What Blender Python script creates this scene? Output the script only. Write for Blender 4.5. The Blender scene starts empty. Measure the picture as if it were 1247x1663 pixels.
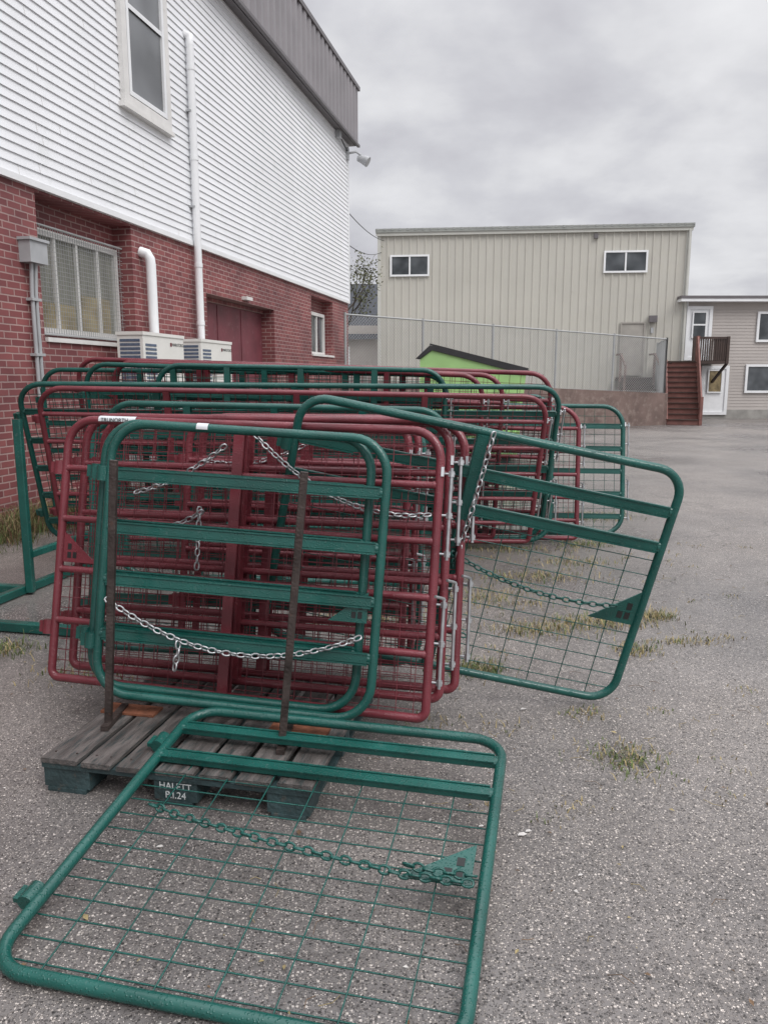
import bpy, math, random, bmesh
from mathutils import Vector as V, Matrix
random.seed(7)
scn=bpy.context.scene
COL=scn.collection
# ---------------------------------------------------------------- materials
def newmat(name):
    m=bpy.data.materials.new(name); m.use_nodes=True
    nt=m.node_tree; b=nt.nodes['Principled BSDF']
    return m,nt,b
def N(nt,t,**k):
    n=nt.nodes.new(t)
    for a,v in k.items(): setattr(n,a,v)
    return n
def L(nt,a,b): nt.links.new(a,b)
def ramp(nt,fac,stops,interp='LINEAR'):
    r=nt.nodes.new('ShaderNodeValToRGB'); r.color_ramp.interpolation=interp
    e=r.color_ramp.elements
    while len(e)<len(stops): e.new(.5)
    for i,(p,c) in enumerate(stops):
        e[i].position=p; e[i].color=(c[0],c[1],c[2],1)
    if fac is not None: L(nt,fac,r.inputs[0])
    return r.outputs[0]
def mul(c,k): return tuple(x*k for x in c)
def noisy(name,col,var=.25,scale=6,rough=.5,rvar=.15,metal=0,bump=.0,bscale=60,dirt=None,dirts=.5,detail=6,coat=0,stretch=None):
    m,nt,b=newmat(name)
    tc=N(nt,'ShaderNodeTexCoord'); src=tc.outputs['Object']
    if stretch:
        mp=N(nt,'ShaderNodeMapping'); mp.inputs['Scale'].default_value=stretch; L(nt,src,mp.inputs[0]); src=mp.outputs[0]
    n1=N(nt,'ShaderNodeTexNoise'); n1.inputs['Scale'].default_value=scale; n1.inputs['Detail'].default_value=detail
    L(nt,src,n1.inputs['Vector'])
    c=ramp(nt,n1.outputs['Fac'],[(.3,mul(col,1-var)),(.7,mul(col,1+var))])
    if dirt:
        n2=N(nt,'ShaderNodeTexNoise'); n2.inputs['Scale'].default_value=scale*2.7; n2.inputs['Detail'].default_value=8; n2.inputs['Roughness'].default_value=.7
        L(nt,src,n2.inputs['Vector'])
        f=ramp(nt,n2.outputs['Fac'],[(dirts,(0,0,0)),(dirts+.15,(1,1,1))])
        mx=N(nt,'ShaderNodeMixRGB'); L(nt,f,mx.inputs[0]); L(nt,c,mx.inputs[1]); mx.inputs[2].default_value=(*dirt,1); c=mx.outputs[0]
    L(nt,c,b.inputs['Base Color'])
    r=N(nt,'ShaderNodeMapRange'); r.inputs['To Min'].default_value=max(0.05,rough-rvar); r.inputs['To Max'].default_value=min(1,rough+rvar)
    L(nt,n1.outputs['Fac'],r.inputs[0]); L(nt,r.outputs[0],b.inputs['Roughness'])
    b.inputs['Metallic'].default_value=metal
    if bump:
        n3=N(nt,'ShaderNodeTexNoise'); n3.inputs['Scale'].default_value=bscale; n3.inputs['Detail'].default_value=4
        L(nt,src,n3.inputs['Vector'])
        bp=N(nt,'ShaderNodeBump'); bp.inputs['Strength'].default_value=bump; bp.inputs['Distance'].default_value=.01
        L(nt,n3.outputs['Fac'],bp.inputs['Height']); L(nt,bp.outputs[0],b.inputs['Normal'])
    return m
def wetpaint(name,col,scuff=(.18,.17,.16)):
    m,nt,b=newmat(name)
    tc=N(nt,'ShaderNodeTexCoord'); src=tc.outputs['Object']
    n1=N(nt,'ShaderNodeTexNoise'); n1.inputs['Scale'].default_value=5; n1.inputs['Detail'].default_value=6; L(nt,src,n1.inputs['Vector'])
    c=ramp(nt,n1.outputs['Fac'],[(.3,mul(col,.75)),(.7,mul(col,1.25))])
    n2=N(nt,'ShaderNodeTexNoise'); n2.inputs['Scale'].default_value=38; n2.inputs['Detail'].default_value=8; n2.inputs['Roughness'].default_value=.65; L(nt,src,n2.inputs['Vector'])
    f=ramp(nt,n2.outputs['Fac'],[(.60,(0,0,0)),(.72,(.45,.45,.45))])
    mx=N(nt,'ShaderNodeMixRGB'); L(nt,f,mx.inputs[0]); L(nt,c,mx.inputs[1]); mx.inputs[2].default_value=(*scuff,1)
    L(nt,mx.outputs[0],b.inputs['Base Color'])
    vo=N(nt,'ShaderNodeTexVoronoi'); vo.inputs['Scale'].default_value=120; L(nt,src,vo.inputs['Vector'])
    d=ramp(nt,vo.outputs['Distance'],[(.0,(1,1,1)),(.38,(0,0,0))])
    bp=N(nt,'ShaderNodeBump'); bp.inputs['Strength'].default_value=.7; bp.inputs['Distance'].default_value=.0025
    L(nt,d,bp.inputs['Height']); L(nt,bp.outputs[0],b.inputs['Normal'])
    r=N(nt,'ShaderNodeMapRange'); r.inputs['To Min'].default_value=.10; r.inputs['To Max'].default_value=.38
    L(nt,n1.outputs['Fac'],r.inputs[0]); L(nt,r.outputs[0],b.inputs['Roughness'])
    return m
M={}
M['green']=wetpaint('green_paint',(.010,.082,.068),(.10,.16,.15))
M['red']=wetpaint('red_paint',(.165,.032,.042),(.22,.10,.10))
M['zinc']=noisy('galvanised_steel',(.44,.45,.46),.2,20,.38,.1,.8)
M['label']=noisy('label_paper',(.62,.64,.66),.05,20,.5)
M['stencil']=noisy('stencil_paint',(.55,.58,.58),.3,60,.6)
M['black']=noisy('black_mark',(.012,.014,.014),.2,20,.5)
M['rust']=noisy('rusty_steel',(.055,.042,.038),.4,14,.5,.2,.3,.5,90,dirt=(.12,.055,.035),dirts=.6)
M['rustplate']=noisy('rust_plate',(.17,.062,.032),.4,20,.8,.1,0,.5,80)
M['wood']=noisy('weathered_wood',(.11,.098,.092),.55,4,.45,.25,0,.9,30,dirt=(.03,.045,.046),dirts=.5,stretch=(7,1,7))
M['woodteal']=noisy('teal_wood',(.028,.052,.055),.4,9,.6,.2,0,.6,60,dirt=(.10,.085,.07),dirts=.58)
M['siding']=noisy('white_vinyl_siding',(.80,.81,.83),.04,.8,.5,.1,0,.0,dirt=(.72,.735,.74),dirts=.55)
M['white']=noisy('white_pvc',(.78,.79,.80),.04,3,.4)
M['winframe']=noisy('window_frame',(.68,.67,.65),.08,4,.5,dirt=(.5,.48,.45),dirts=.6)
M['mansard']=noisy('grey_metal_panel',(.24,.225,.235),.12,1.2,.45,.1,.1)
M['manshade']=noisy('grey_metal_groove_shade',(.12,.11,.118),.12,1.2,.5,.1,.1)  # darker copy of the panel metal: groove shade painted in so ribs show
M['mantrim']=noisy('dark_trim',(.13,.12,.125),.1,3,.5)
M['greybox']=noisy('grey_box',(.38,.39,.4),.1,5,.5)
M['acwhite']=noisy('ac_casing',(.74,.73,.69),.05,3,.45)
M['acdark']=noisy('ac_fins',(.10,.13,.19),.2,30,.5)
M['stored']=noisy('stored_boxes',(.30,.25,.15),.35,4,.6)
M['maroon']=noisy('maroon_door',(.17,.045,.058),.25,2.5,.55,.1,0,.2,12,dirt=(.25,.11,.12),dirts=.56)
M['concrete']=noisy('concrete',(.30,.29,.27),.2,3,.85,.05,0,.4,30)
M['retain']=noisy('retaining_concrete',(.17,.12,.105),.3,1.5,.85,.05,0,.5,8,dirt=(.24,.185,.16),dirts=.5)
M['beige']=noisy('beige_metal_siding',(.48,.465,.415),.05,.6,.5,.1,0,0,dirt=(.44,.42,.37),dirts=.6)
M['beigetrim']=noisy('pale_trim',(.5,.5,.46),.06,2,.5)
M['rooftrim']=noisy('roof_edge',(.28,.29,.27),.1,2,.5)
M['tan']=noisy('tan_siding',(.42,.385,.36),.06,1,.6)
M['brownwood']=noisy('brown_deck',(.055,.036,.03),.3,5,.7)
M['redwood']=noisy('red_stain_wood',(.17,.075,.062),.25,5,.7)
M['lime']=noisy('lime_green_paint',(.34,.56,.22),.10,2,.5,dirt=(.28,.46,.18),dirts=.58)
M['lid']=noisy('black_plastic_lid',(.03,.03,.032),.2,4,.5)
M['shingle']=noisy('dark_shingles',(.045,.05,.06),.3,6,.8)
M['galv']=noisy('fence_wire',(.36,.37,.37),.1,4,.5,.1,.2)
M['grey']=noisy('grey_door',(.33,.31,.28),.1,3,.55)
M['cable']=noisy('cable',(.03,.03,.03),.1,3,.6)
M['bark']=noisy('bark',(.06,.05,.04),.3,8,.9)
M['leaf']=noisy('leaves',(.08,.085,.035),.5,3,.7)
M['litter']=noisy('dry_leaf_litter',(.13,.08,.045),.6,9,.8)
M['pebble']=noisy('pebbles',(.46,.44,.42),.4,12,.8)
M['grassA']=noisy('grass_green',(.09,.125,.035),.4,14,.7)
M['grassB']=noisy('grass_dry',(.30,.24,.12),.35,14,.8)
M['weed']=noisy('weed_red',(.15,.07,.045),.5,14,.8)
M['soil']=noisy('soil',(.06,.045,.035),.5,9,.95,.05,0,1,25,dirt=(.1,.085,.05),dirts=.52)
M['brass']=noisy('warm_glass',(.22,.17,.09),.4,6,.15)
M['curtain']=noisy('curtain',(.21,.21,.18),.25,3,.6,stretch=(6,1,.5))
def glass(name='window_glass',a=(.035,.04,.045),c=(.11,.12,.13),s=1.3):
    m,nt,b=newmat(name)
    tc=N(nt,'ShaderNodeTexCoord'); n=N(nt,'ShaderNodeTexNoise'); n.inputs['Scale'].default_value=s
    L(nt,tc.outputs['Object'],n.inputs['Vector'])
    L(nt,ramp(nt,n.outputs['Fac'],[(.35,a),(.65,c)]),b.inputs['Base Color'])
    b.inputs['Roughness'].default_value=.07
    return m
M['glass']=glass(); M['glass2']=glass('screened_glass',(.12,.125,.13),(.24,.25,.26),.8)
def brick():
    m,nt,b=newmat('painted_brick')
    tc=N(nt,'ShaderNodeTexCoord'); sp=N(nt,'ShaderNodeSeparateXYZ'); L(nt,tc.outputs['Object'],sp.inputs[0])
    ad=N(nt,'ShaderNodeMath',operation='ADD'); L(nt,sp.outputs[0],ad.inputs[0]); L(nt,sp.outputs[1],ad.inputs[1])
    cb=N(nt,'ShaderNodeCombineXYZ'); L(nt,ad.outputs[0],cb.inputs[0]); L(nt,sp.outputs[2],cb.inputs[1])
    nz=N(nt,'ShaderNodeTexNoise'); nz.inputs['Scale'].default_value=9; L(nt,cb.outputs[0],nz.inputs['Vector'])
    vm=N(nt,'ShaderNodeVectorMath',operation='MULTIPLY_ADD'); L(nt,nz.outputs['Color'],vm.inputs[0]); vm.inputs[1].default_value=(.008,.008,0); L(nt,cb.outputs[0],vm.inputs[2])
    br=N(nt,'ShaderNodeTexBrick'); L(nt,vm.outputs[0],br.inputs['Vector'])
    br.inputs['Scale'].default_value=1; br.inputs['Brick Width'].default_value=.215; br.inputs['Row Height'].default_value=.076
    br.inputs['Mortar Size'].default_value=.008; br.inputs['Mortar Smooth'].default_value=.2
    br.inputs['Color1'].default_value=(.26,.082,.082,1); br.inputs['Color2'].default_value=(.17,.050,.054,1)
    br.inputs['Mortar'].default_value=(.36,.25,.235,1)
    n2=N(nt,'ShaderNodeTexNoise'); n2.inputs['Scale'].default_value=1.1; n2.inputs['Detail'].default_value=8; L(nt,tc.outputs['Object'],n2.inputs['Vector'])
    c=ramp(nt,n2.outputs['Fac'],[(.3,(.68,.68,.7)),(.7,(1.2,1.15,1.12))])
    mx=N(nt,'ShaderNodeMixRGB',blend_type='MULTIPLY'); mx.inputs[0].default_value=1; L(nt,br.outputs['Color'],mx.inputs[1]); L(nt,c,mx.inputs[2])
    L(nt,mx.outputs[0],b.inputs['Base Color']); b.inputs['Roughness'].default_value=.7
    bp=N(nt,'ShaderNodeBump'); bp.inputs['Strength'].default_value=.6; bp.inputs['Distance'].default_value=.012; bp.invert=True
    L(nt,br.outputs['Fac'],bp.inputs['Height']); L(nt,bp.outputs[0],b.inputs['Normal'])
    return m
M['brick']=brick()
def asphalt():
    m,nt,b=newmat('asphalt')
    tc=N(nt,'ShaderNodeTexCoord'); src=tc.outputs['Object']
    base=N(nt,'ShaderNodeTexNoise'); base.inputs['Scale'].default_value=.8; base.inputs['Detail'].default_value=12; base.inputs['Roughness'].default_value=.72; L(nt,src,base.inputs['Vector'])
    c0=ramp(nt,base.outputs['Fac'],[(.32,(.098,.090,.086)),(.5,(.150,.139,.132)),(.68,(.215,.20,.19))])
    def chips(scale,lo,cols,sh=.42):
        v=N(nt,'ShaderNodeTexVoronoi'); v.inputs['Scale'].default_value=scale; L(nt,src,v.inputs['Vector'])
        sp=N(nt,'ShaderNodeSeparateColor'); L(nt,v.outputs['Color'],sp.inputs[0])
        col=ramp(nt,sp.outputs[0],cols)
        pick=ramp(nt,sp.outputs[1],[(lo,(0,0,0)),(lo+.02,(1,1,1))])
        shape=ramp(nt,v.outputs['Distance'],[(sh-.12,(1,1,1)),(sh,(0,0,0))])
        k=N(nt,'ShaderNodeMath',operation='MULTIPLY'); L(nt,pick,k.inputs[0]); L(nt,shape,k.inputs[1])
        return k.outputs[0],col
    cols=[(0,(.028,.026,.025)),(.4,(.10,.092,.087)),(.72,(.27,.245,.22)),(1,(.62,.57,.52))]
    f1,cc1=chips(200,.2,cols,.52)
    f2,cc2=chips(88,.5,cols,.44)
    m1=N(nt,'ShaderNodeMixRGB'); L(nt,f1,m1.inputs[0]); L(nt,c0,m1.inputs[1]); L(nt,cc1,m1.inputs[2])
    m2=N(nt,'ShaderNodeMixRGB'); L(nt,f2,m2.inputs[0]); L(nt,m1.outputs[0],m2.inputs[1]); L(nt,cc2,m2.inputs[2])
    wet=N(nt,'ShaderNodeTexNoise'); wet.inputs['Scale'].default_value=.33; wet.inputs['Detail'].default_value=7; L(nt,src,wet.inputs['Vector'])
    dk=ramp(nt,wet.outputs['Fac'],[(.40,(.86,.86,.88)),(.6,(1.18,1.15,1.13))])
    m3=N(nt,'ShaderNodeMixRGB',blend_type='MULTIPLY'); m3.inputs[0].default_value=1; L(nt,m2.outputs[0],m3.inputs[1]); L(nt,dk,m3.inputs[2])
    cr=N(nt,'ShaderNodeTexVoronoi',feature='DISTANCE_TO_EDGE'); cr.inputs['Scale'].default_value=.3
    wn=N(nt,'ShaderNodeTexNoise'); wn.inputs['Scale'].default_value=1.5; wn.inputs['Detail'].default_value=8; L(nt,src,wn.inputs['Vector'])
    va=N(nt,'ShaderNodeVectorMath',operation='MULTIPLY_ADD'); L(nt,wn.outputs['Color'],va.inputs[0]); va.inputs[1].default_value=(1,1,0); L(nt,src,va.inputs[2]); L(nt,va.outputs[0],cr.inputs['Vector'])
    cf=ramp(nt,cr.outputs['Distance'],[(.0,(.5,.5,.5)),(.003,(1,1,1))])
    m4=N(nt,'ShaderNodeMixRGB',blend_type='MULTIPLY'); m4.inputs[0].default_value=.6; L(nt,m3.outputs[0],m4.inputs[1]); L(nt,cf,m4.inputs[2])
    L(nt,m4.outputs[0],b.inputs['Base Color'])
    rg=ramp(nt,wet.outputs['Fac'],[(.38,(.20,.20,.20)),(.58,(.48,.48,.48))]); L(nt,rg,b.inputs['Roughness'])
    hb=N(nt,'ShaderNodeMath',operation='MULTIPLY_ADD'); L(nt,f2,hb.inputs[0]); hb.inputs[1].default_value=1.2; L(nt,f1,hb.inputs[2])
    bp=N(nt,'ShaderNodeBump'); bp.inputs['Strength'].default_value=.6; bp.inputs['Distance'].default_value=.004
    L(nt,hb.outputs[0],bp.inputs['Height']); L(nt,bp.outputs[0],b.inputs['Normal'])
    return m
M['asphalt']=asphalt()
# ---------------------------------------------------------------- mesh builder
class MB:
    def __init__(s): s.v=[];s.f=[];s.m=[];s.sm=[];s.mats=[]
    def mi(s,name):
        if name not in s.mats: s.mats.append(name)
        return s.mats.index(name)
    def add(s,vs,fs,mat,smooth=False):
        o=len(s.v); s.v+= [tuple(v) for v in vs]; k=s.mi(mat)
        for f in fs: s.f.append([i+o for i in f]); s.m.append(k); s.sm.append(smooth and len(f)==4)
    def box(s,a,b,mat):
        x0,y0,z0=a;x1,y1,z1=b
        vs=[(x0,y0,z0),(x1,y0,z0),(x1,y1,z0),(x0,y1,z0),(x0,y0,z1),(x1,y0,z1),(x1,y1,z1),(x0,y1,z1)]
        s.add(vs,[(3,2,1,0),(4,5,6,7),(0,1,5,4),(1,2,6,5),(2,3,7,6),(3,0,4,7)],mat)
    def beam(s,p,q,w,h,mat,up=(0,0,1),ch=0):
        p=V(p);q=V(q);t=(q-p).normalized();u=V(up)
        if abs(t.dot(u))>.98: u=V((0,1,0))
        x=t.cross(u).normalized();y=x.cross(t).normalized()
        a=w/2;bb=h/2
        if ch: prof=[(-a+ch,-bb),(a-ch,-bb),(a,-bb+ch),(a,bb-ch),(a-ch,bb),(-a+ch,bb),(-a,bb-ch),(-a,-bb+ch)]
        else: prof=[(-a,-bb),(a,-bb),(a,bb),(-a,bb)]
        n=len(prof);vs=[p+x*i+y*j for i,j in prof]+[q+x*i+y*j for i,j in prof]
        fs=[(i,(i+1)%n,n+(i+1)%n,n+i) for i in range(n)]+[tuple(range(n-1,-1,-1)),tuple(range(n,2*n))]
        s.add(vs,fs,mat)
    def tube(s,pts,r,mat,n=8,closed=False,smooth=True):
        pts=[V(p) for p in pts];m=len(pts);vs=[];fs=[]
        prev=None
        for i in range(m):
            if closed: t=(pts[(i+1)%m]-pts[i-1]).normalized()
            else: t=(pts[min(i+1,m-1)]-pts[max(i-1,0)]).normalized()
            if prev is None:
                a=V((0,0,1)) if abs(t.z)<.9 else V((1,0,0))
                nx=(a-t*a.dot(t)).normalized()
            else: nx=(prev-t*prev.dot(t)).normalized()
            prev=nx; ny=t.cross(nx)
            rr=r[i] if isinstance(r,(list,tuple)) else r
            for k in range(n):
                g=2*math.pi*(k+.5)/n; vs.append(pts[i]+(nx*math.cos(g)+ny*math.sin(g))*rr)
        for i in range(m if closed else m-1):
            j=(i+1)%m
            for k in range(n):
                k2=(k+1)%n; fs.append((i*n+k,i*n+k2,j*n+k2,j*n+k))
        s.add(vs,fs,mat,smooth)
        if not closed:
            s.add(vs[:n],[tuple(range(n-1,-1,-1))],mat); s.add(vs[-n:],[tuple(range(n))],mat)
    def obj(s,name,parent=None,mw=None):
        me=bpy.data.meshes.new(name); me.from_pydata(s.v,[],s.f)
        for k in s.mats: me.materials.append(M[k])
        me.polygons.foreach_set('material_index',s.m); me.polygons.foreach_set('use_smooth',s.sm)
        me.update()
        o=bpy.data.objects.new(name,me); COL.objects.link(o)
        if parent: o.parent=parent
        if mw is not None: o.matrix_local=mw
        return o
def empty(name,loc=(0,0,0),rz=0):
    e=bpy.data.objects.new(name,None); COL.objects.link(e); e.location=loc; e.rotation_euler=(0,0,rz); e.empty_display_size=.2
    return e
def text(name,body,size,mat,parent,mw,align='CENTER'):
    cu=bpy.data.curves.new(name,'FONT'); cu.body=body; cu.size=size; cu.align_x=align; cu.align_y='CENTER'; cu.extrude=.0005
    o=bpy.data.objects.new(name,cu); COL.objects.link(o)
    dg=bpy.context.evaluated_depsgraph_get(); me=bpy.data.meshes.new_from_object(o.evaluated_get(dg))
    bpy.data.objects.remove(o); me.materials.clear(); me.materials.append(M[mat])
    o=bpy.data.objects.new(name,me); COL.objects.link(o); o.parent=parent; o.matrix_local=mw
    return o
# ---------------------------------------------------------------- chain + gates
def chain(mb,pts,mat,link=.042,wr=.0042,seed=0):
    rnd=random.Random(seed)
    pts=[V(p) for p in pts]; segs=[(pts[i+1]-pts[i]).length for i in range(len(pts)-1)]; tot=sum(segs)
    def at(d):
        for i,sg in enumerate(segs):
            if d<=sg or i==len(segs)-1: return pts[i]+(pts[i+1]-pts[i])*(d/sg),(pts[i+1]-pts[i]).normalized()
            d-=sg
    pitch=link*.74;n=int(tot/pitch)
    for i in range(n):
        c,t=at((i+.5)*pitch)
        a=V((0,1,0)) if abs(t.y)<.9 else V((1,0,0))
        x=(a-t*a.dot(t)).normalized(); y=t.cross(x)
        ang=(i%2)*math.pi/2+.75+rnd.uniform(-.25,.25)
        w=x*math.cos(ang)+y*math.sin(ang)
        hl=link/2-wr; hw=link*.27
        path=[]
        for k in range(10):
            g=2*math.pi*k/10
            px=math.cos(g);py=math.sin(g)
            path.append(c+t*(math.copysign(min(abs(px)*1.15,1),px)*hl)+w*(py*hw))
        mb.tube(path,wr,mat,5,closed=True)
def sag(p,q,s,n=14,ydir=(0,0,0)):
    p=V(p);q=V(q);o=[]
    for i in range(n+1):
        u=i/n; k=4*u*(1-u); o.append(p+(q-p)*u+V((0,0,-s))*k+V(ydir)*k)
    return o
def rrect(W,H,R,Rb,k=8):
    pts=[]
    for cx,cz,a0,rr in ((W-Rb,Rb,-90,Rb),(W-R,H-R,0,R),(R,H-R,90,R),(Rb,Rb,180,Rb)):
        for i in range(k+1):
            a=math.radians(a0+90*i/k); pts.append((cx+rr*math.cos(a),0,cz+rr*math.sin(a)))
    return pts
GSEED=[0]
def gate(BL,BR,TL,col,rails=(.2,.39,.575,.77),rt='channel',stays=(),mesh=None,R=.15,Rb=None,r=.0195,hw='R',chains=(),gusset=None,tag=None,segs=10,name='livestock_gate'):
    GSEED[0]+=1; rg=random.Random(GSEED[0])
    if Rb is None: Rb=R if col=='green' else .04
    BL=V(BL);x=(V(BR)-BL);W=x.length;x.normalize()
    zz=V(TL)-BL; zz=zz-x*zz.dot(x); H=zz.length; zz.normalize(); y=zz.cross(x)
    mb=MB()
    e=r
    fr=[(p[0]+e,0,p[2]+e) for p in rrect(W-2*e,H-2*e,R,Rb)]
    mb.tube(fr,r,col,segs,closed=True)
    for q in rails:
        z=H*(1-q)
        if rt=='channel':
            mb.beam((r*1.4,0,z),(W-r*1.4,0,z),.030,.046,col,ch=.006)
            mb.box((r*2.2,-.019,z-.026),(W-r*2.2,-.0135,z-.019),col)
            mb.box((r*2.2,-.019,z+.019),(W-r*2.2,-.0135,z+.026),col)
        else: mb.tube([(r*1.5,0,z),(W-r*1.5,0,z)],r*.82,col,segs)
        for X in (r*1.9,W-r*1.9): mb.tube([(X-.006,0,z),(X+.006,0,z)],[r*1.0,r*.9] ,col,8)
    for sx in stays:
        mb.box((W*sx-.024,.018,.03),(W*sx+.024,.026,H-.03),col)
        mb.box((W*sx-.024,-.026,.03),(W*sx+.024,-.018,H-.03),col)
        mb.box((W*sx-.028,-.018,.03),(W*sx-.024,.018,H-.03),col)
    if mesh:
        dx,dz,ztop,wr=mesh
        nx=max(1,round(W/dx))
        for i in range(1,nx):
            X=W*i/nx; mb.tube([(X,.016,.02),(X+rg.uniform(-.004,.004),.016,H*ztop*.5),(X,.016,H*ztop)],wr,col,4)
        nz=max(1,round(H*ztop/dz))
        for i in range(1,nz):
            Z=H*ztop*i/nz
            if Z<Rb: ins=max(.03,Rb-math.sqrt(max(0,Rb*Rb-(Rb-Z)**2)))
            else: ins=.03
            mb.tube([(ins,.021,Z),(W*.5,.021,Z+rg.uniform(-.004,.004)),(W-ins,.021,Z)],wr,col,4)
    for z in (.2*H,.8*H):
        X=-.012 if hw!='L' else W+.012
        mb.tube([(X,0,z-.032),(X,0,z+.032)],.027,col,12)
        mb.box((X-.045 if hw!='L' else X+.02,-.008,z-.026),(X-.02 if hw!='L' else X+.045,.008,z+.026),col)
    if hw=='R':
        X=W+.030
        mb.tube([(X,0,.12*H),(X,0,.42*H)],.008,'zinc',8); mb.tube([(X,0,.55*H),(X,0,.86*H)],.008,'zinc',8)
        for z in (.14,.27,.40,.57,.70,.84):
            mb.tube([(X-.045,0,z*H),(X+.014,0,z*H)],.006,'zinc',6)
            mb.tube([(X,0,z*H-.012),(X,0,z*H+.012)],.014,'zinc',6,smooth=False)
        mb.tube([(X,0,.42*H),(X-.01,-.03,.425*H),(X-.03,-.06,.43*H)],.007,'zinc',6)
        mb.box((W-.012,-r*1.15,.83*H),(W+.0,-r*.7,.83*H+.04),'label')
    if gusset:
        gx,gz,sgn,sz=gusset
        a=(gx,-.006,gz);b_=(gx,-.006,gz+sz*1.0);c=(gx+sgn*sz*1.25,-.006,gz)
        vs=[a,b_,c]+[(p[0],.0,p[2]) for p in (a,b_,c)]
        mb.add(vs,[(0,1,2),(5,4,3),(0,3,4,1),(1,4,5,2),(2,5,3,0)],col)
        for k,(ox,oz) in enumerate(((.16,.14),(.36,.14),(.16,.42))):
            bx=gx+sgn*sz*ox; bz=gz+sz*oz; w_=sz*.14*sgn
            mb.add([(bx,-.0075,bz),(bx+w_,-.0075,bz),(bx+w_,-.0075,bz+sz*.2),(bx,-.0075,bz+sz*.2)],[(0,1,2,3)],'black')
    for i,(pts,mt) in enumerate(chains):
        chain(mb,[(p[0]*W,p[1],p[2]*H) for p in pts],mt,seed=i)
    if tag:
        for tx,tw in tag:
            X=W*tx
            vs=[];nn=5
            for k in range(nn+1):
                a=math.radians(200-110*k/nn)
                yy=math.cos(a)*(r+.0015); z_=math.sin(a)*(r+.0015)
                vs+=[(X,yy,H-e+z_),(X+tw,yy,H-e+z_)]
            mb.add(vs,[(2*k,2*k+1,2*k+3,2*k+2) for k in range(nn)],'label',True)
    mw=Matrix((( x.x,y.x,zz.x,BL.x),(x.y,y.y,zz.y,BL.y),(x.z,y.z,zz.z,BL.z),(0,0,0,1)))
    o=mb.obj(name); o.matrix_world=mw
    return o,W,H
GR='green';RD='red';ZN='zinc'
ch1=[(sag((.05,-.045,.36),(.955,-.04,.315),.13),ZN),([(.32,-.05,.235),(.325,-.055,.20),(.315,-.055,.13)],ZN)]
gate((-1.26,3.12,.21),(-.045,2.955,.145),(-1.15,3.31,1.385),GR,R=.15,chains=ch1,hw='none',gusset=(1.17,.42,-1,.13),tag=[(.32,.05)])
gate((-1.31,3.20,.215),(-.11,3.03,.15),(-1.21,3.38,1.385),GR,R=.15,hw='none')
RR=(.2,.39,.58,.77)
r1c=[(sag((.22,-.03,.72),(.47,-.03,.92),.03),ZN),(sag((.53,-.03,.95),(.98,-.03,.70),.09),ZN),(sag((.25,-.03,.60),(.42,-.03,.68),.03),ZN),([(.40,-.03,.68),(.405,-.035,.44)],ZN)]
g0,W0,H0=gate((-1.58,3.43,.155),(.19,3.02,.125),(-1.48,3.67,1.38),RD,RR,'round',(.49,),(.075,.05,.98,.002),.13,chains=r1c,gusset=(.04,.56,1,.14),tag=[(.10,.19)])
text('tag_lettering','TRUNORTH',.026,'black',g0,Matrix.Translation((W0*.10+.085,-.0222,H0-.021))@Matrix.Rotation(math.radians(90),4,'X'))
gate((-1.52,3.53,.17),(.255,3.12,.17),(-1.43,3.78,1.385),RD,RR,'round',(.47,),(.075,.05,.98,.002),.13)
gate((-1.47,3.63,.17),(.33,3.22,.17),(-1.38,3.88,1.37),RD,RR,'round',(.5,),(.075,.05,.98,.002),.13)
gate((-1.08,3.85,.17),(.10,3.58,.17),(-1.02,4.06,1.37),RD,RR,'round',(),(.075,.05,.98,.002),.14,chains=[(sag((.1,-.03,.8),(.6,-.03,.9),.05),ZN)])
gate((-1.03,3.95,.17),(.15,3.68,.17),(-.97,4.16,1.37),RD,RR,'round',(.5,),(.075,.05,.98,.002),.14)
gate((-1.66,4.15,.05),(.2,3.85,.05),(-1.6,4.3,1.34),GR,RR,'channel',(.5,),(.1,.08,.98,.0022),.14,hw='none')
# tilted gate on the right
tc=[(sag((.46,-.05,.52),(.93,-.04,.44),.05),GR),([(.47,-.05,.50),(.46,-.05,.30),(.50,-.05,.2),(.56,-.05,.19)],GR),([(.49,-.06,1.0),(.485,-.06,.75),(.475,-.06,.5)],ZN)]
gate((-.60,3.52,.35),(1.10,3.50,.0),(-.35,3.34,1.505),GR,(.17,.31),'channel',(.47,),(.15,.075,.69,.0025),.12,chains=tc,gusset=(1.70,.43,-1,.17),hw='none')
# gate lying on the ground
fc=[([(.11,-.02,.52),(.2,-.021,.495),(.3,-.022,.475),(.45,-.022,.45),(.6,-.022,.43),(.8,-.022,.405),(.97,-.03,.40)],GR),([(.80,-.03,.43),(.88,-.032,.418),(.97,-.035,.42)],GR)]
gate((-1.075,1.78,.02),(.19,1.49,.018),(-.785,3.02,.205),GR,(.12,.26),'channel',(),(.155,.075,.74,.0026),.115,chains=fc,gusset=(1.24,.53,-1,.17),hw='none',segs=14)
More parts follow.
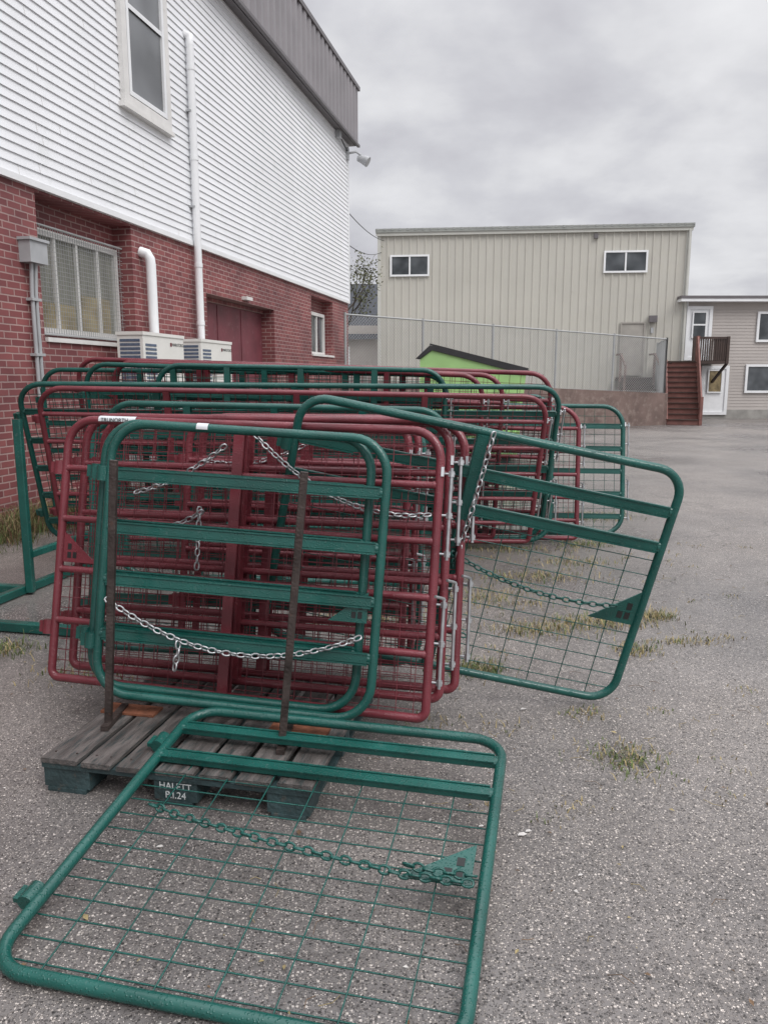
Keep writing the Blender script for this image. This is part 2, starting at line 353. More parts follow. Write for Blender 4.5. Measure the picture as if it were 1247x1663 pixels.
# long gates behind
LR=(.17,.34,.51,.68,.85)
LM=(.1,.09,.98,.0028)
def lg(BL,BR,TL,c,rt='round',st=(.25,.5,.75),**k):
    k.setdefault('rails',LR); gate(BL,BR,TL,c,rt=rt,stays=st,mesh=LM,R=.2,r=.023,segs=8,**k)
lg((-3.08,6.95,.07),(1.50,7.20,.04),(-3.05,6.40,1.53),GR,'channel')
lg((-2.88,6.75,.13),(1.35,6.95,.05),(-2.90,6.30,1.50),RD)
lg((-3.02,7.87,.20),(1.52,7.32,.05),(-3.14,7.63,1.77),RD)
lg((-2.78,7.30,.16),(.55,7.13,.05),(-2.78,7.13,1.71),GR,'channel',tag=[(.85,.12)])
lg((-2.58,7.50,.18),(.86,7.00,.05),(-2.64,7.32,1.73),RD)
lg((-2.60,7.65,.20),(1.05,7.12,.05),(-2.66,7.45,1.75),RD)
lg((-2.00,6.75,.15),(.52,6.70,.10),(-1.97,6.72,1.69),GR,'channel')
lg((-1.98,5.60,.08),(.44,5.50,.03),(-2.06,5.39,1.41),GR,'channel')
lg((-2.10,7.30,.05),(1.58,7.12,.02),(-2.05,7.45,1.44),GR,'channel')
lg((-1.70,7.40,.04),(1.86,7.22,.02),(-1.63,7.55,1.32),RD)
lg((-.50,7.60,.04),(2.36,7.42,.02),(-.36,7.85,1.32),GR,'channel')
lg((-3.3,7.6,.1),(.6,7.45,.05),(-3.25,7.45,1.66),GR,'channel',hw='none')
# ---------------------------------------------------------------- rack
mb=MB()
mb.beam((-2.57,5.43,.02),(-2.57,5.43,1.27),.055,.055,GR,ch=.006)
mb.beam((-2.85,4.4,.035),(-2.35,6.7,.035),.06,.06,GR,ch=.006)
mb.beam((-3.6,4.86,.036),(-1.5,4.42,.036),.06,.06,GR,ch=.006)
mb.beam((-3.6,5.62,.036),(-2.63,5.44,.036),.06,.06,GR,ch=.006)
mb.beam((-2.55,5.43,.3),(-2.3,6.7,.3),.05,.05,GR,ch=.006)
mb.beam((-2.3,6.7,.02),(-2.3,6.7,1.2),.055,.055,GR,ch=.006)
mb.obj('steel_gate_rack')
# ---------------------------------------------------------------- pallet
pal=empty('wooden_pallet',(-1.30,2.72,0),math.atan2(-.206,.978))
mb=MB()
PW=1.07;PD=1.02
bw=[.15,.12,.13,.15,.12,.13,.13]; x=0
gap=(PW-sum(bw))/(len(bw)-1)
for i,w in enumerate(bw):
    j=random.uniform(-.012,.012);dz=random.uniform(-.0015,.0015)
    mb.beam((x+w/2,j,.127+dz),(x+w/2+random.uniform(-.006,.006),PD+j,.127),w,.02,'wood',ch=.003)
    for yy in (.05,PD/2,PD-.05):
        for dx in (.03,w-.03): mb.tube([(x+dx,yy,.136),(x+dx,yy,.1395)],.004,'rust',6)
    x+=w+gap
for yy in (.05,PD/2,PD-.05): mb.box((0,yy-.05,.095),(PW,yy+.05,.1145),'woodteal')
for yy in (.06,PD/2,PD-.06):
    for xx,w in ((.1,.19),(PW*.51,.17),(PW-.09,.16)):
        mb.box((xx-w/2,yy-.055,.018),(xx+w/2,yy+.055,.0945),'woodteal')
for xx,w in ((.1,.16),(PW*.51,.13),(PW-.09,.13)): mb.box((xx-w/2-.0,.0,.001),(xx+w/2,PD,.0175),'woodteal')
mb.obj('deck_and_blocks',pal)
RX=Matrix.Rotation(math.radians(90),4,'X')
text('stencil_line_1','HALETT',.038,'stencil',pal,Matrix.Translation((PW*.51,.0035,.074))@RX@Matrix.Diagonal((.95,1,1,1)))
text('stencil_line_2','P.I.24',.038,'stencil',pal,Matrix.Translation((PW*.51,.0035,.039))@RX)
for bx,by,tx,ty,tz in ((-1.135,2.98,-1.055,3.0,1.236),(-.395,2.78,-.29,2.79,1.215)):
    mb=MB(); mb.beam((bx,by,.15),(tx,ty,tz),.028,.028,'rust',up=(0,1,0),ch=.003)
    mb.beam((bx-.07,by+.17,.1435),(bx+.17,by+.12,.1435),.09,.010,'rustplate'); mb.beam((bx,by-.05,.148),(bx+.01,by+.18,.148),.03,.02,'rust')
    mb.obj('rusty_steel_post')
# ---------------------------------------------------------------- ground
mb=MB()
mb.add([(-150,-100,0),(200,-100,0),(200,300,0),(-150,300,0)],[(0,1,2,3)],'asphalt'); mb.obj('asphalt_ground')
mb=MB(); r=random.Random(5)
vs=[];n=40
for i in range(n+1):
    s=-4+9*i/n
    for o in (-.02,.75+.15*math.sin(s*2.1)+r.uniform(-.08,.08)):
        vs.append((-4.087+.2093*s+.9779*o,8.047+.9779*s-.2093*o,.005))
mb.add(vs,[(2*i,2*i+1,2*i+3,2*i+2) for i in range(n)],'soil'); mb.obj('soil_strip')
# ---------------------------------------------------------------- left building
B=empty('brick_and_siding_building',(-4.087,8.047,0),math.atan2(.9779,.2093))
S0,S1=-14.,14.67
mb=MB()
ops=[(1.0,3.03,1.98,3.60),(5.36,8.62,-.1,2.96),(11.2,13.08,2.12,3.52)]
D=.28
xs=S0
ZT=3.69
for a,b_,z0,z1 in ops:
    mb.box((xs,0,-.1),(a,.5,ZT),'brick')
    if z0>0: mb.box((a,0,-.1),(b_,.5,z0),'brick')
    mb.box((a,0,z1),(b_,.5,ZT),'brick')
    mb.box((a,D,z0),(b_,.5,z1),'brick' if z0>0 else 'maroon')
    xs=b_
mb.box((xs,0,-.1),(S1,.5,ZT),'brick')
mb.box((S1-.5,.5,-.1),(S1,9,ZT),'brick')
mb.obj('brick_walls',B)
mb=MB()
def laps(mb,x0,x1,y,z0,z1,dz,mat,dep=.014,axis='x'):
    n=int((z1-z0)/dz); vs=[];fs=[]
    for i in range(n+1):
        z=z0+i*dz
        for yy,zz_ in ((y-dep,z),(y-.001,min(z+dz,z1)),):
            for xx in (x0,x1):
                vs.append((xx,yy,zz_) if axis=='x' else (yy,xx,zz_))
    m_=len(vs)//2
    for i in range(m_-1): fs.append((2*i,2*i+1,2*i+3,2*i+2))
    mb.add(vs,fs,mat)
laps(mb,S0,S1,-.03,3.70,7.9,.105,'siding',.018)
rj=random.Random(31)
for i in range(0,39):
    z=3.70+.105*i; s=-3+rj.uniform(0,3.6)
    while s<S1-.4:
        mb.add([(s,-.0495,z+.004),(s+.008,-.0495,z+.004),(s+.008,-.034,z+.1),(s,-.034,z+.1)],[(0,1,2,3)],'winframe'); s+=3.66
mb.box((S0,-.03,3.66),(S1,.5,9.2),'siding')
mb.box((S0,-.06,3.63),(S1+.02,-.0,3.70),'white')
mb.box((S1-.07,-.055,3.702),(S1+.04,.07,7.9),'white')
laps(mb,.5,9,S1+.03,3.70,7.9,.105,'siding',-.014,'y')
mb.box((S1-.5,.5,3.66),(S1+.03,9,9.2),'siding')
mb.obj('white_lap_siding',B)
mb=MB()
def ribs(mb,x0,x1,y,z0,z1,p,mat,dep=.025,y2=None,axis='x',frac=.3,groove=None):
    if y2 is None: y2=y
    vs=[];x=x0
    prof=[]
    while x<x1:
        for dx,d in ((0,0),(p*frac*.3,dep),(p*frac*.8,dep),(p*frac*1.1,0)):
            if x+dx<=x1: prof.append((x+dx,d))
        x+=p
    prof.append((x1,0))
    for X,d in prof:
        if axis=='x': vs+=[(X,y-d,z0),(X,y2-d,z1)]
        else: vs+=[(y+d,X,z0),(y2+d,X,z1)]
    F=[(2*i,2*i+2,2*i+3,2*i+1) for i in range(len(prof)-1)]
    if groove:
        g=[f for i,f in enumerate(F) if prof[i][1]==0 and prof[i+1][1]==0]; o=[f for i,f in enumerate(F) if not(prof[i][1]==0 and prof[i+1][1]==0)]
        mb.add(vs,o,mat); mb.add(vs,g,groove)  # flats between ribs get the colour with painted-in shade
    else: mb.add(vs,F,mat)
ribs(mb,S0,S1+.22,-.24,7.86,9.3,.33,'mansard',.05,frac=.72,groove='manshade')
ribs(mb,-.24,9,S1+.22,7.86,9.3,.33,'mansard',.045,axis='y',frac=.72,groove='manshade')
mb.box((S0,-.235,7.9),(S1+.215,.0,9.28),'mantrim'); mb.box((S0,-.2,7.84),(S1+.2,0.1,7.9),'mantrim')
mb.box((S0,-.315,9.26),(S1+.29,9,9.36),'mantrim'); mb.box((S0,-.31,7.82),(S1+.27,-.235,7.88),'mantrim')
mb.box((S1,0,7.84),(S1+.2,9,9.26),'mantrim')
mb.obj('metal_parapet',B)
def window(mb,x0,x1,y,z0,z1,fw=.09,split='h',frame='winframe',dep=.06,pane='glass'):
    mb.box((x0,y-dep,z0),(x0+fw,y,z1),frame); mb.box((x1-fw,y-dep,z0),(x1,y,z1),frame)
    mb.box((x0+fw,y-dep,z0),(x1-fw,y,z0+fw),frame); mb.box((x0+fw,y-dep,z1-fw),(x1-fw,y,z1),frame)
    mb.box((x0+fw,y-dep*.3,z0+fw),(x1-fw,y-.001,z1-fw),pane)
    if split=='h': zm=(z0+z1)/2; mb.box((x0+fw,y-dep*.8,zm-.03),(x1-fw,y-dep*.31,zm+.03),frame)
    elif split=='v': xm=(x0+x1)/2; mb.box((xm-.03,y-dep*.8,z0+fw),(xm+.03,y-dep*.31,z1-fw),frame)
    elif split:
        for q in split: xm=x0+(x1-x0)*q; mb.box((xm-.025,y-dep*.8,z0+fw),(xm+.025,y-dep*.31,z1-fw),frame)
mb=MB()
window(mb,2.87,4.16,-.045,5.12,7.6,.12,'h','winframe',.07,'glass2')
mb.box((2.82,-.13,5.06),(4.21,-.03,5.12),'winframe')
window(mb,3.0,4.03,-.068,5.25,7.47,.06,'h','white',.05,'glass2')
window(mb,1.15,2.98,D-.002,2.08,3.28,.07,(.25,.5,.75),'winframe',.08,'curtain')
mb.box((1.25,D-.036,2.15),(2.0,D-.026,2.45),'stored'); mb.box((2.15,D-.036,2.15),(2.8,D-.026,2.6),'stored')
mb.box((1.02,-.03,1.97),(3.02,D-.002,2.02),'winframe')
for i in range(1,38): X=1.15+1.83*i/38; mb.tube([(X,D-.14,2.08),(X,D-.14,3.3)],.003,'galv',4)
for i in range(0,24): Z=2.09+1.2*i/23; mb.tube([(1.13,D-.146,Z),(2.99,D-.146,Z)],.003,'galv',4)
for z in (2.07,3.3): mb.tube([(1.12,D-.14,z),(3.0,D-.14,z)],.014,'galv',6)
window(mb,11.7,13.0,D-.002,2.14,3.2,.08,'v','winframe',.08)
mb.box((11.22,-.04,2.10),(13.1,D-.002,2.15),'winframe')
mb.box((5.4,D-.05,2.88),(8.6,D-.001,2.955),'brick')
for X in (6.4,7.5): mb.box((X-.015,D-.012,0),(X+.015,D-.001,2.86),'maroon')
mb.box((6.9,-.1,3.0),(7.2,-.0,3.06),'winframe')
mb.obj('windows_and_door',B)
mb=MB()
mb.tube([(4.85,-.12,.1),(4.85,-.12,6.62)],.06,'white',12); mb.tube([(4.85,-.12,6.55),(4.85,-.12,6.68),(4.85,-.03,6.72)],.062,'white',12)
for z in (3.3,4.9,6.2,2.4): mb.tube([(4.85,-.12,z),(4.85,-.12,z+.06)],.068,'white',12)
for z in (4.2,5.6): mb.box((4.77,-.13,z),(4.93,-.04,z+.025),'greybox')
mb.tube([(3.28,-.14,.5),(3.28,-.14,3.12),(3.28,-.13,3.2),(3.26,-.10,3.27),(3.24,-.0,3.3)],.07,'white',12)
mb.obj('downpipes',B)
mb=MB()
mb.box((.66,-.14,2.80),(.96,-.0,3.05),'greybox'); mb.box((.64,-.16,3.03),(.98,-.0,3.06),'greybox')
for dx in (.76,.83): mb.tube([(dx,-.07,2.8),(dx,-.05,2.5),(dx,-.05,1.3)],.022,'greybox',8)
for z in (2.4,1.8): mb.box((.72,-.08,z),(.88,-.0,z+.03),'greybox')
mb.obj('electrical_box',B)
mb=MB()
mb.tube([(S1-.2,-.03,7.55),(S1-.15,-.3,7.6),(S1-.1,-.45,7.5)],.03,'greybox',8)
mb.tube([(S1-.1,-.33,7.44),(S1-.1,-.43,7.42),(S1-.1,-.55,7.37),(S1-.1,-.62,7.33)],[.07,.10,.13,.14],'greybox',12)
mb.box((S1-.25,-.1,7.4),(S1-.1,-.03,7.7),'greybox'); mb.box((S1-1.3,-.16,7.66),(S1-1.1,-.04,7.84),'greybox')
mb.tube([(S1-1.2,-.12,7.75),(S1-.6,-.12,7.6),(S1-.2,-.08,7.62)],.02,'cable',6)
mb.obj('floodlight',B)
def heatpump(s0,top):
    e=empty('outdoor_heat_pump'); e.parent=B; e.location=(s0,-.6,0)
    mb=MB(); w=1.12;d=.36;h=.85;z0=top-h
    mb.box((0,0,z0),(w,d,top),'acwhite'); mb.box((-.012,-.012,top-.03),(w+.012,d+.012,top+.012),'acwhite')
    for i in range(14):
        z=z0+.06+i*.052
        mb.box((-.006,.04,z),(-.0005,d-.04,z+.034),'acdark')
        if i<13: mb.box((.06,-.006,z),(.34,-.0005,z+.03),'acdark')
    for X in (.15,w-.15): mb.box((X-.03,.0,0),(X+.03,d,z0),'greybox')
    mb.add([(w-.40,-.004,top-.15),(w-.35,-.004,top-.15),(w-.35,-.004,top-.10),(w-.40,-.004,top-.10)],[(0,1,2,3)],'red')
    mb.obj('casing',e)
    text('badge_lettering','MARUTOKO',.06,'black',e,Matrix.Translation((w-.17,-.004,top-.125))@RX)
heatpump(2.12,2.13); heatpump(3.80,2.12)
# ---------------------------------------------------------------- beige building
Z0=1.1
G=empty('beige_metal_building',(-.2,31.8,0),math.atan2(-.1028,.9947))
BW=11.85
mb=MB()
ribs(mb,0,BW,0,Z0-.3,7.2,.3,'beige',.035,frac=.28); mb.box((.01,.003,Z0-.3),(BW-.01,14,7.2),'beige')
ribs(mb,.003,14,BW,Z0-.3,7.2,.3,'beige',.035,axis='y',frac=.28)
mb.obj('ribbed_walls',G)
mb=MB()
mb.box((-.12,-.16,7.2),(BW+.14,14.1,7.29),'rooftrim'); mb.box((-.1,-.12,7.08),(BW+.1,-.04,7.2),'beigetrim')
ribs(mb,-.12,BW+.14,-.17,7.29,7.34,.3,'rooftrim',.02,frac=.4)
mb.box((-.05,-.06,Z0-.3),(.08,-.037,7.08),'beigetrim'); mb.box((BW-.12,-.06,Z0-.3),(BW+.06,.1,7.08),'beigetrim')
mb.tube([(BW-.02,-.12,7.1),(BW-.02,-.12,Z0)],.05,'beigetrim',8)
mb.box((8.3,-.12,6.85),(8.45,-.03,7.02),'mantrim')
mb.obj('roof_and_trim',G)
mb=MB()
window(mb,.45,2.0,-.038,5.54,6.36,.07,'v','white',.05); window(mb,8.7,10.35,-.038,5.57,6.39,.07,'v','white',.05)
window(mb,9.45,10.4,-.038,1.67,3.72,.06,None,'grey',.05,'grey')
mb.box((10.5,-.2,3.7),(10.8,-.04,3.95),'mantrim'); mb.box((10.6,-.1,3.3),(10.7,-.04,3.5),'greybox')
mb.box((9.35,-1.0,1.45),(10.6,-.06,1.6),'brownwood')
for k in range(3): mb.box((9.35,-1.0-.28*(k+1),1.0),(10.5,-1.0-.28*k-.001,1.45-.14*k),'brownwood')
for X in (9.35,10.6):
    mb.beam((X,-1.0,1.1),(X,-1.0,2.5),.08,.08,'retain'); mb.beam((X,-1.0,2.47),(X,-.1,2.47),.05,.07,'retain')
    mb.beam((X,-1.0,2.47),(X,-1.9,2.0),.05,.07,'retain'); mb.beam((X,-1.9,1.0),(X,-1.9,2.05),.07,.07,'retain')
mb.obj('windows_and_door',G)
# ---------------------------------------------------------------- retaining wall / raised yard
A_=V((-.95,20.7,0));E_=V((9.57,26.34,0))
mb=MB()
d=(E_-A_).normalized();nn=V((d.y,-d.x,0))
def ztop(k): return 1.42+(1.06-1.42)*max(0,(k-.3)/.7)
K=20;vs=[]
A2=A_-d*.6
for i in range(K+1):
    k=i/K;p=A2+(E_-A2)*k
    for o,z in ((0,-.1),(0,ztop(k)),(-.3,ztop(k)),(-.3,-.1)): q=p+nn*o; vs.append((q.x,q.y,z))
fs=[]
for i in range(K):
    for j in range(3): fs.append((4*i+j,4*i+4+j,4*i+5+j,4*i+1+j))
fs.append((4*K,4*K+1,4*K+2,4*K+3))
mb.add(vs,fs,'retain')
mb.beam((9.45,26.3,.5),(10.55,30.3,.5),.25,1.12,'retain')
mb.obj('retaining_wall')
mb=MB()
q=[A2-nn*.29,E_-nn*.29]
mb.add([(q[0].x,q[0].y,1.38),(q[1].x,q[1].y,1.04),(10.7,30.7,1.05),(12,60,1.05),(-20,60,1.4),(-20,22,1.4),(-1.6,21.5,1.4)],[(0,1,2,3,4,5,6)],'concrete'); mb.obj('raised_yard_ground')
mb=MB()
def fence(P,Q,za,zb,H,mb):
    P=V(P);Q=V(Q);Ln=(Q-P).length;d=(Q-P)/Ln
    def pt(s,h): k=s/Ln; p=P+d*s; return (p.x,p.y,za+(zb-za)*k+h)
    n=max(2,round(Ln/2.4))
    for i in range(n+1): s=Ln*i/n; mb.tube([pt(s,-.1),pt(s,H+.05)],.036,'galv',8)
    mb.tube([pt(0,H),pt(Ln,H)],.024,'galv',6); mb.tube([pt(0,.05),pt(Ln,.05)],.006,'galv',4)
    s=-H
    while s<Ln:
        for sg in (0,1):
            a=(s,0) ; b=(s+H,H)
            if a[0]<0: a=(0,-s)
            if b[0]>Ln: b=(Ln,Ln-s)
            if sg: a=(a[0],H-a[1]); b=(b[0],H-b[1])
            if abs(a[0]-b[0])>.02: mb.tube([pt(*a),pt(*b)],.0052,'galv',3)
        s+=.085
fence(A_-nn*.15,E_-nn*.15,1.42,1.06,1.8,mb)
fence(E_-nn*.15,(10.45,30.1,0),1.06,1.06,1.8,mb)
mb.obj('chain_link_fence')
# ---------------------------------------------------------------- house at right
Hh=empty('tan_siding_house',(11.65,30.6,0),0)
mb=MB()
laps(mb,0,13,0,.35,4.4,.12,'tan'); mb.box((0,.002,0),(13,9,4.45),'tan'); mb.box((-.0,-.03,-.05),(13,.0,.35),'concrete')
mb.obj('walls',Hh)
mb=MB(); mb.box((-.35,-.4,4.45),(13.3,9.4,4.6),'white'); mb.box((-.37,-.42,4.56),(13.32,9.42,4.66),'mantrim'); mb.box((-.06,-.04,.35),(.06,.0,4.45),'white'); mb.obj('roof',Hh)
mb=MB()
window(mb,.0,1.0,-.042,2.25,4.3,.12,None,'white',.06,'white'); window(mb,.22,.78,-.10,3.1,4.1,.05,'h','white',.03)
window(mb,.72,1.8,-.042,.15,2.05,.12,None,'white',.06,'white'); window(mb,.97,1.55,-.10,1.0,1.9,.05,None,'white',.03,'brass')
window(mb,2.45,4.9,-.02,1.0,2.1,.09,'v','white',.06); window(mb,2.75,4.5,-.02,2.95,4.1,.09,'v','white',.06)
window(mb,7,9,-.02,1.0,2.1,.09,'v','white',.06)
mb.obj('windows_and_doors',Hh)
mb=MB()
X0,X1=-.1,1.15
mb.box((X0,-1.3,2.1),(X1,-.05,2.22),'brownwood')
for X in (X0,X1): mb.beam((X,-1.28,2.1),(X,-1.28,3.1),.1,.1,'brownwood')
mb.beam((X1,-1.28,2.1),(X1,-.05,1.4),.08,.08,'brownwood')
mb.beam((X0,-1.28,3.05),(X1,-1.28,3.05),.06,.08,'brownwood'); mb.beam((X1,-1.28,3.05),(X1,-.05,3.05),.06,.08,'brownwood')
for i in range(1,15): X=X0+(X1-X0)*i/15; mb.beam((X,-1.28,2.2),(X,-1.28,3.02),.04,.04,'brownwood')
for i in range(1,12): Y=-1.28+1.2*i/12; mb.beam((X1,Y,2.2),(X1,Y,3.02),.04,.04,'brownwood')
mb.obj('balcony',Hh)
mb=MB()
b0=V((-2.05,-4.3,0));t0=V((-1.1,-1.3,2.15));st=(t0-b0)/12; sw=V((1.0,-.3,0))
for i in range(12):
    p=b0+st*i; z=p.z+st.z
    vs=[]
    for q in (p,p+sw,p+sw+V((st.x,st.y,0)),p+V((st.x,st.y,0))): vs.append((q.x,q.y,z))
    lo=[(v[0],v[1],max(0,z-.17)) for v in vs]
    mb.add(lo+vs,[(4,5,6,7),(0,1,5,4),(1,2,6,5),(3,0,4,7)],'redwood')
    mb.beam((p.x,p.y-.01,z+.004),(p.x+1.0,p.y-.31,z+.004),.06,.03,'brownwood')
a=b0+sw;b_=t0+sw
mb.beam(a+V((0,0,.1)),b_,.05,.25,'redwood'); mb.beam(a+V((0,0,.9)),b_+V((0,0,.9)),.05,.1,'redwood')
mb.beam(a,a+V((0,0,.95)),.1,.1,'redwood'); mb.beam(V((b_.x,b_.y,0)),b_+V((0,0,.95)),.1,.1,'redwood')
for i in range(1,24):
    p=a+(b_-a)*(i/24); mb.beam(p+V((0,0,.1)),p+V((0,0,.9)),.04,.04,'redwood')
mb.beam(b0+V((0,0,.1)),t0,.05,.25,'redwood'); mb.beam(V((t0.x,t0.y,0)),t0,.1,.1,'redwood')
mb.box((-1.1,-1.6,2.1),(-.11,-.05,2.2),'brownwood')
mb.obj('staircase',Hh)
mb=MB(); mb.box((-.1,2,4.6),(.25,2.5,5.5),'mantrim'); mb.box((-.14,1.96,5.45),(.29,2.54,5.52),'mantrim'); mb.obj('chimney',Hh)
# ---------------------------------------------------------------- dark distant house + tree + cables
Dk=empty('dark_roofed_house',(-7,46,1.2),0)
mb=MB(); mb.box((0,0,0),(6.8,8,3.4),'tan'); mb.obj('walls',Dk)
mb=MB(); mb.add([(-.3,-.4,2.6),(7.1,-.4,2.6),(7.1,4,6.2),(-.3,4,6.2),(-.3,8.4,2.6),(7.1,8.4,2.6)],[(0,1,2,3),(3,2,5,4),(1,5,2),(0,3,4)],'shingle'); mb.obj('roof',Dk)
mb=MB(); window(mb,1,2,-.02,1.1,2.2,.1,'h','white'); window(mb,4.0,5.0,-.02,1.1,2.2,.1,'h','white'); mb.obj('windows',Dk)
mb=MB(); rnd=random.Random(4)
tips=[]
def branch(p,dr,ln,r,lv):
    pts=[p];q=p;dd=dr
    for i in range(4):
        dd=(dd+V((rnd.uniform(-.2,.2),rnd.uniform(-.2,.2),rnd.uniform(-.05,.15)))).normalized(); q=q+dd*ln/4; pts.append(q)
    mb.tube(pts,[r*(1-.15*i) for i in range(5)],'bark',5)
    if lv==0: tips.extend(pts[1:]); return
    for k in range(4):
        b=pts[2+k%3]; branch(b,(dd+V((rnd.uniform(-.9,.9),rnd.uniform(-.9,.9),rnd.uniform(-.5,.4)))).normalized(),ln*.6,r*.45,lv-1)
branch(V((-1.25,26.5,1.3)),V((.03,0,1)),2.9,.09,3)
for p in tips:
    for k in range(5):
        c=p+V((rnd.gauss(0,.13),rnd.gauss(0,.13),rnd.gauss(0,.13))); a=V((rnd.gauss(0,1),rnd.gauss(0,1),rnd.gauss(0,1))).normalized()*.05; b=a.cross(V((rnd.gauss(0,1),rnd.gauss(0,1),1))).normalized()*.028
        mb.add([c-a,c+b,c+a,c-b],[(0,1,2,3)],'leaf')
mb.obj('tree')
mb=MB(); mb.tube(sag((-1.1,22.3,6.2),(.0,31.7,6.9),.15),.012,'cable',4); mb.tube(sag((-1.1,22.3,5.3),(-.1,31.9,6.5),.2),.012,'cable',4)
mb.obj('overhead_cables')
# ---------------------------------------------------------------- dumpster
Dp=empty('dumpster',(.66,14.4,0),math.radians(-10))
mb=MB()
def prism(mb,prof,y0,y1,mat):
    n=len(prof); vs=[(p[0],y0,p[1]) for p in prof]+[(p[0],y1,p[1]) for p in prof]
    mb.add(vs,[tuple(range(n)),tuple(range(2*n-1,n-1,-1))]+[(i,n+i,n+(i+1)%n,(i+1)%n) for i in range(n)],mat)
prism(mb,[(0,.15),(1.8,.15),(1.92,1.62),(.22,2.06),(0,1.9)],0,1.6,'lime')
for z in (.5,1.15): mb.box((0.02,-.05,z),(1.8,0,z+.1),'lime')
for X in (.35,.9,1.4): mb.box((X,-.04,.15),(X+.07,0,1.55),'lime')
mb.obj('body',Dp)
mb=MB(); prism(mb,[(-.08,1.91),(.18,2.15),(1.98,1.70),(2.01,1.60),(.22,2.065),(0.0,1.905)],-.03,1.75,'lid')
for Y in (.0,.4,.8,1.2,1.6): mb.beam((.18,Y,2.17),(1.96,Y,1.72),.06,.03,'lid')
mb.obj('lid',Dp)
mb=MB()
for X in (.15,1.6):
    for Y in (.15,1.45): mb.tube([(X,Y-.03,.08),(X,Y+.03,.08)],.08,'lid',12)
mb.obj('wheels',Dp)
# ---------------------------------------------------------------- vegetation & litter
def tuft(mb,cx,cy,rx,ry,n,h,mats,seed):
    r=random.Random(seed)
    for i in range(n):
        x=cx+r.gauss(0,rx*.5);y=cy+r.gauss(0,ry*.5);a=r.uniform(0,6.28);hh=h*r.uniform(.35,1.1);ln=hh*r.uniform(.3,1.6)
        dx,dy=math.cos(a),math.sin(a);w=.0025*r.uniform(.6,1.5)
        px,py=-dy*w,dx*w
        mb.add([(x-px,y-py,0),(x+px,y+py,0),(x+dx*ln*.4+px*.7,y+dy*ln*.4+py*.7,hh*.7),(x+dx*ln*.4-px*.7,y+dy*ln*.4-py*.7,hh*.7),(x+dx*ln,y+dy*ln,hh*.85)],[(0,1,2,3),(3,2,4)],r.choice(mats))
mb=MB()
A=['grassA','grassB','grassB'];Bm=['grassA','grassA','grassB'];Cm=['grassB','grassB','grassB','grassA']
for i,(x,y,rx,ry,n,h,mt) in enumerate([(1.78,4.9,.16,.12,320,.045,A),(1.35,4.75,.36,.16,520,.05,A),(.95,4.6,.3,.14,320,.05,Cm),(1.0,2.95,.15,.14,330,.028,Bm),(2.3,8.6,.5,.25,900,.05,Bm),
     (.48,3.95,.2,.14,420,.05,Bm),(1.45,4.25,.14,.12,220,.035,A),(.95,3.4,.12,.08,80,.025,Cm),(-.1,4.8,.4,.2,300,.06,A),(-2.25,4.25,.25,.14,420,.055,Bm),(1.8,4.4,.25,.08,160,.03,Cm),(.7,5.3,.5,.3,500,.05,Cm),
     (.7,2.6,.1,.05,25,.02,Cm),(1.15,5.9,.5,.2,400,.05,Cm),(1.6,6.4,.4,.2,300,.045,A),(.35,3.3,.3,.1,60,.03,Cm),(1.9,7.1,.3,.15,250,.05,Bm),(1.2,6.9,.5,.15,300,.05,A),(-1.6,3.9,.3,.2,200,.04,A)]):
    tuft(mb,x,y,rx,ry,n,h,mt,i)
r=random.Random(77)
for i in range(110):
    x=r.uniform(.3,3.4);y=r.uniform(2.2,7.5);tuft(mb,x,y,.08,.06,r.randint(4,22),.02,Cm,500+i)
mb.obj('grass_tufts')
mb=MB()
for i in range(80):
    r=random.Random(100+i); s=r.uniform(-3.6,3.8); o=r.uniform(.06,.95)
    x=-4.087+.2093*s+.978*o;y=8.047+.9779*s-.209*o
    tuft(mb,x,y,.25,.3,170,r.uniform(.08,.3),['grassA','grassA','weed','grassB'],200+i)
mb.obj('weeds')
mb=MB(); r=random.Random(9)
for i in range(1000):
    x=r.uniform(-2.5,4.5);y=1.2+8*r.random()**1.4;s=r.uniform(.003,.011);a=r.uniform(0,6.28)
    if r.random()<.12: s*=1.8
    dx,dy=math.cos(a)*s,math.sin(a)*s; z=.004+r.uniform(0,.004)
    mb.add([(x-dx,y-dy,z),(x+dy*.5,y-dx*.5,z+.004),(x+dx,y+dy,z+.002),(x-dy*.5,y+dx*.5,z+.003)],[(0,1,2,3)],r.choice(['litter','litter','pebble','grassB']))
for x,y,s in ((.475,2.42,.018),(.50,2.44,.012),(.34,2.47,.010),(.62,2.2,.008),(-.75,2.35,.012)):
    mb.add([(x-s,y-s*.4,.006),(x+s*.2,y-s*.5,.007),(x+s,y+s*.1,.006),(x+s*.3,y+s*.5,.009),(x-s*.6,y+s*.4,.007)],[(0,1,2,3,4)],'pebble')
for i in range(170):
    x=r.uniform(-.5,4);y=r.uniform(1.5,6);a=r.uniform(0,6.28);l=r.uniform(.015,.05)
    mb.tube([(x,y,.005),(x+math.cos(a)*l,y+math.sin(a)*l,.008),(x+math.cos(a+.4)*l*1.8,y+math.sin(a+.4)*l*1.8,.005)],.0010,r.choice(['litter','grassB']),4)
mb.obj('leaf_litter')
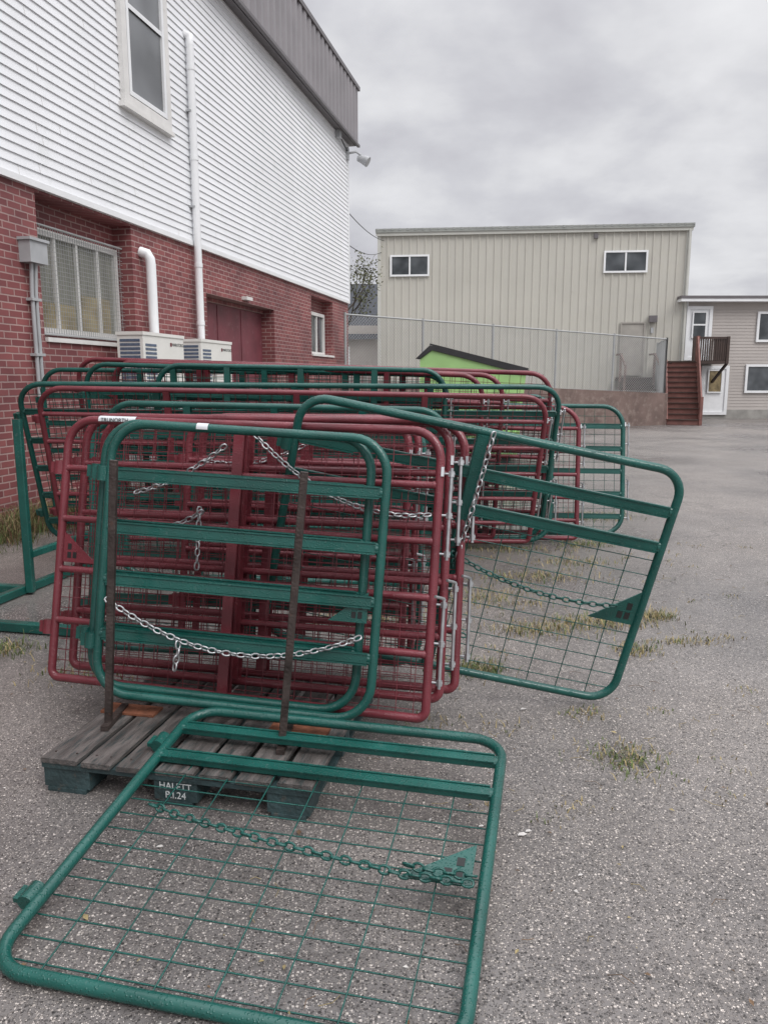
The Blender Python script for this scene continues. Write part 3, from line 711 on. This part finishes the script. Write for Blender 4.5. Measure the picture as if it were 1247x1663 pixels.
# ---------------------------------------------------------------- world, sun, camera
w=bpy.data.worlds.new("World"); scn.world=w; w.use_nodes=True; nt=w.node_tree; nt.nodes.clear()
out=N(nt,'ShaderNodeOutputWorld'); el=math.radians(48); az=math.radians(140)
sky=N(nt,'ShaderNodeTexSky',sky_type='NISHITA'); sky.sun_disc=False; sky.sun_elevation=el; sky.sun_rotation=az
b1=N(nt,'ShaderNodeBackground'); b1.inputs[1].default_value=.08; L(nt,sky.outputs[0],b1.inputs[0])
tc=N(nt,'ShaderNodeTexCoord'); sp=N(nt,'ShaderNodeSeparateXYZ'); L(nt,tc.outputs['Generated'],sp.inputs[0])
zc=N(nt,'ShaderNodeMath',operation='MAXIMUM'); L(nt,sp.outputs[2],zc.inputs[0]); zc.inputs[1].default_value=0
za=N(nt,'ShaderNodeMath',operation='ADD'); L(nt,zc.outputs[0],za.inputs[0]); za.inputs[1].default_value=.28
cb=N(nt,'ShaderNodeCombineXYZ')
for i in (0,1):
    dv=N(nt,'ShaderNodeMath',operation='DIVIDE'); L(nt,sp.outputs[i],dv.inputs[0]); L(nt,za.outputs[0],dv.inputs[1]); L(nt,dv.outputs[0],cb.inputs[i])
n1=N(nt,'ShaderNodeTexNoise'); n1.inputs['Scale'].default_value=2.4; n1.inputs['Detail'].default_value=10; n1.inputs['Roughness'].default_value=.52; n1.inputs['Distortion'].default_value=.12
L(nt,cb.outputs[0],n1.inputs['Vector'])
cl=ramp(nt,n1.outputs['Fac'],[(.34,(.565,.56,.60)),(.46,(.66,.66,.695)),(.54,(.75,.75,.775)),(.68,(.87,.87,.89))])
mr=N(nt,'ShaderNodeMapRange'); mr.interpolation_type='SMOOTHSTEP'; L(nt,zc.outputs[0],mr.inputs[0]); mr.inputs['From Min'].default_value=.35; mr.inputs['From Max'].default_value=1; mr.inputs['To Min'].default_value=1; mr.inputs['To Max'].default_value=3.7
b2=N(nt,'ShaderNodeBackground'); L(nt,cl,b2.inputs[0]); L(nt,mr.outputs[0],b2.inputs[1])
mx=N(nt,'ShaderNodeMixShader'); mx.inputs[0].default_value=.94; L(nt,b1.outputs[0],mx.inputs[1]); L(nt,b2.outputs[0],mx.inputs[2]); L(nt,mx.outputs[0],out.inputs[0])
sd=bpy.data.lights.new('sun','SUN'); sd.energy=1.5; sd.angle=math.radians(30); sd.color=(1,.97,.94)
so=bpy.data.objects.new('sun',sd); COL.objects.link(so)
dirv=V((math.sin(az)*math.cos(el),math.cos(az)*math.cos(el),math.sin(el)))
so.rotation_euler=dirv.to_track_quat('Z','Y').to_euler()
cd=bpy.data.cameras.new('camera'); cam=bpy.data.objects.new('camera',cd); COL.objects.link(cam); scn.camera=cam
cd.sensor_fit='VERTICAL'; cd.sensor_height=36; cd.lens=1250/1663*36; cd.clip_end=1500; cd.clip_start=.05
cam.location=(0,0,1.55); cam.rotation_euler=(math.radians(90)-math.atan(216.5/1250),0,0)
scn.view_settings.view_transform='Standard'; scn.view_settings.look='None'; scn.view_settings.exposure=0
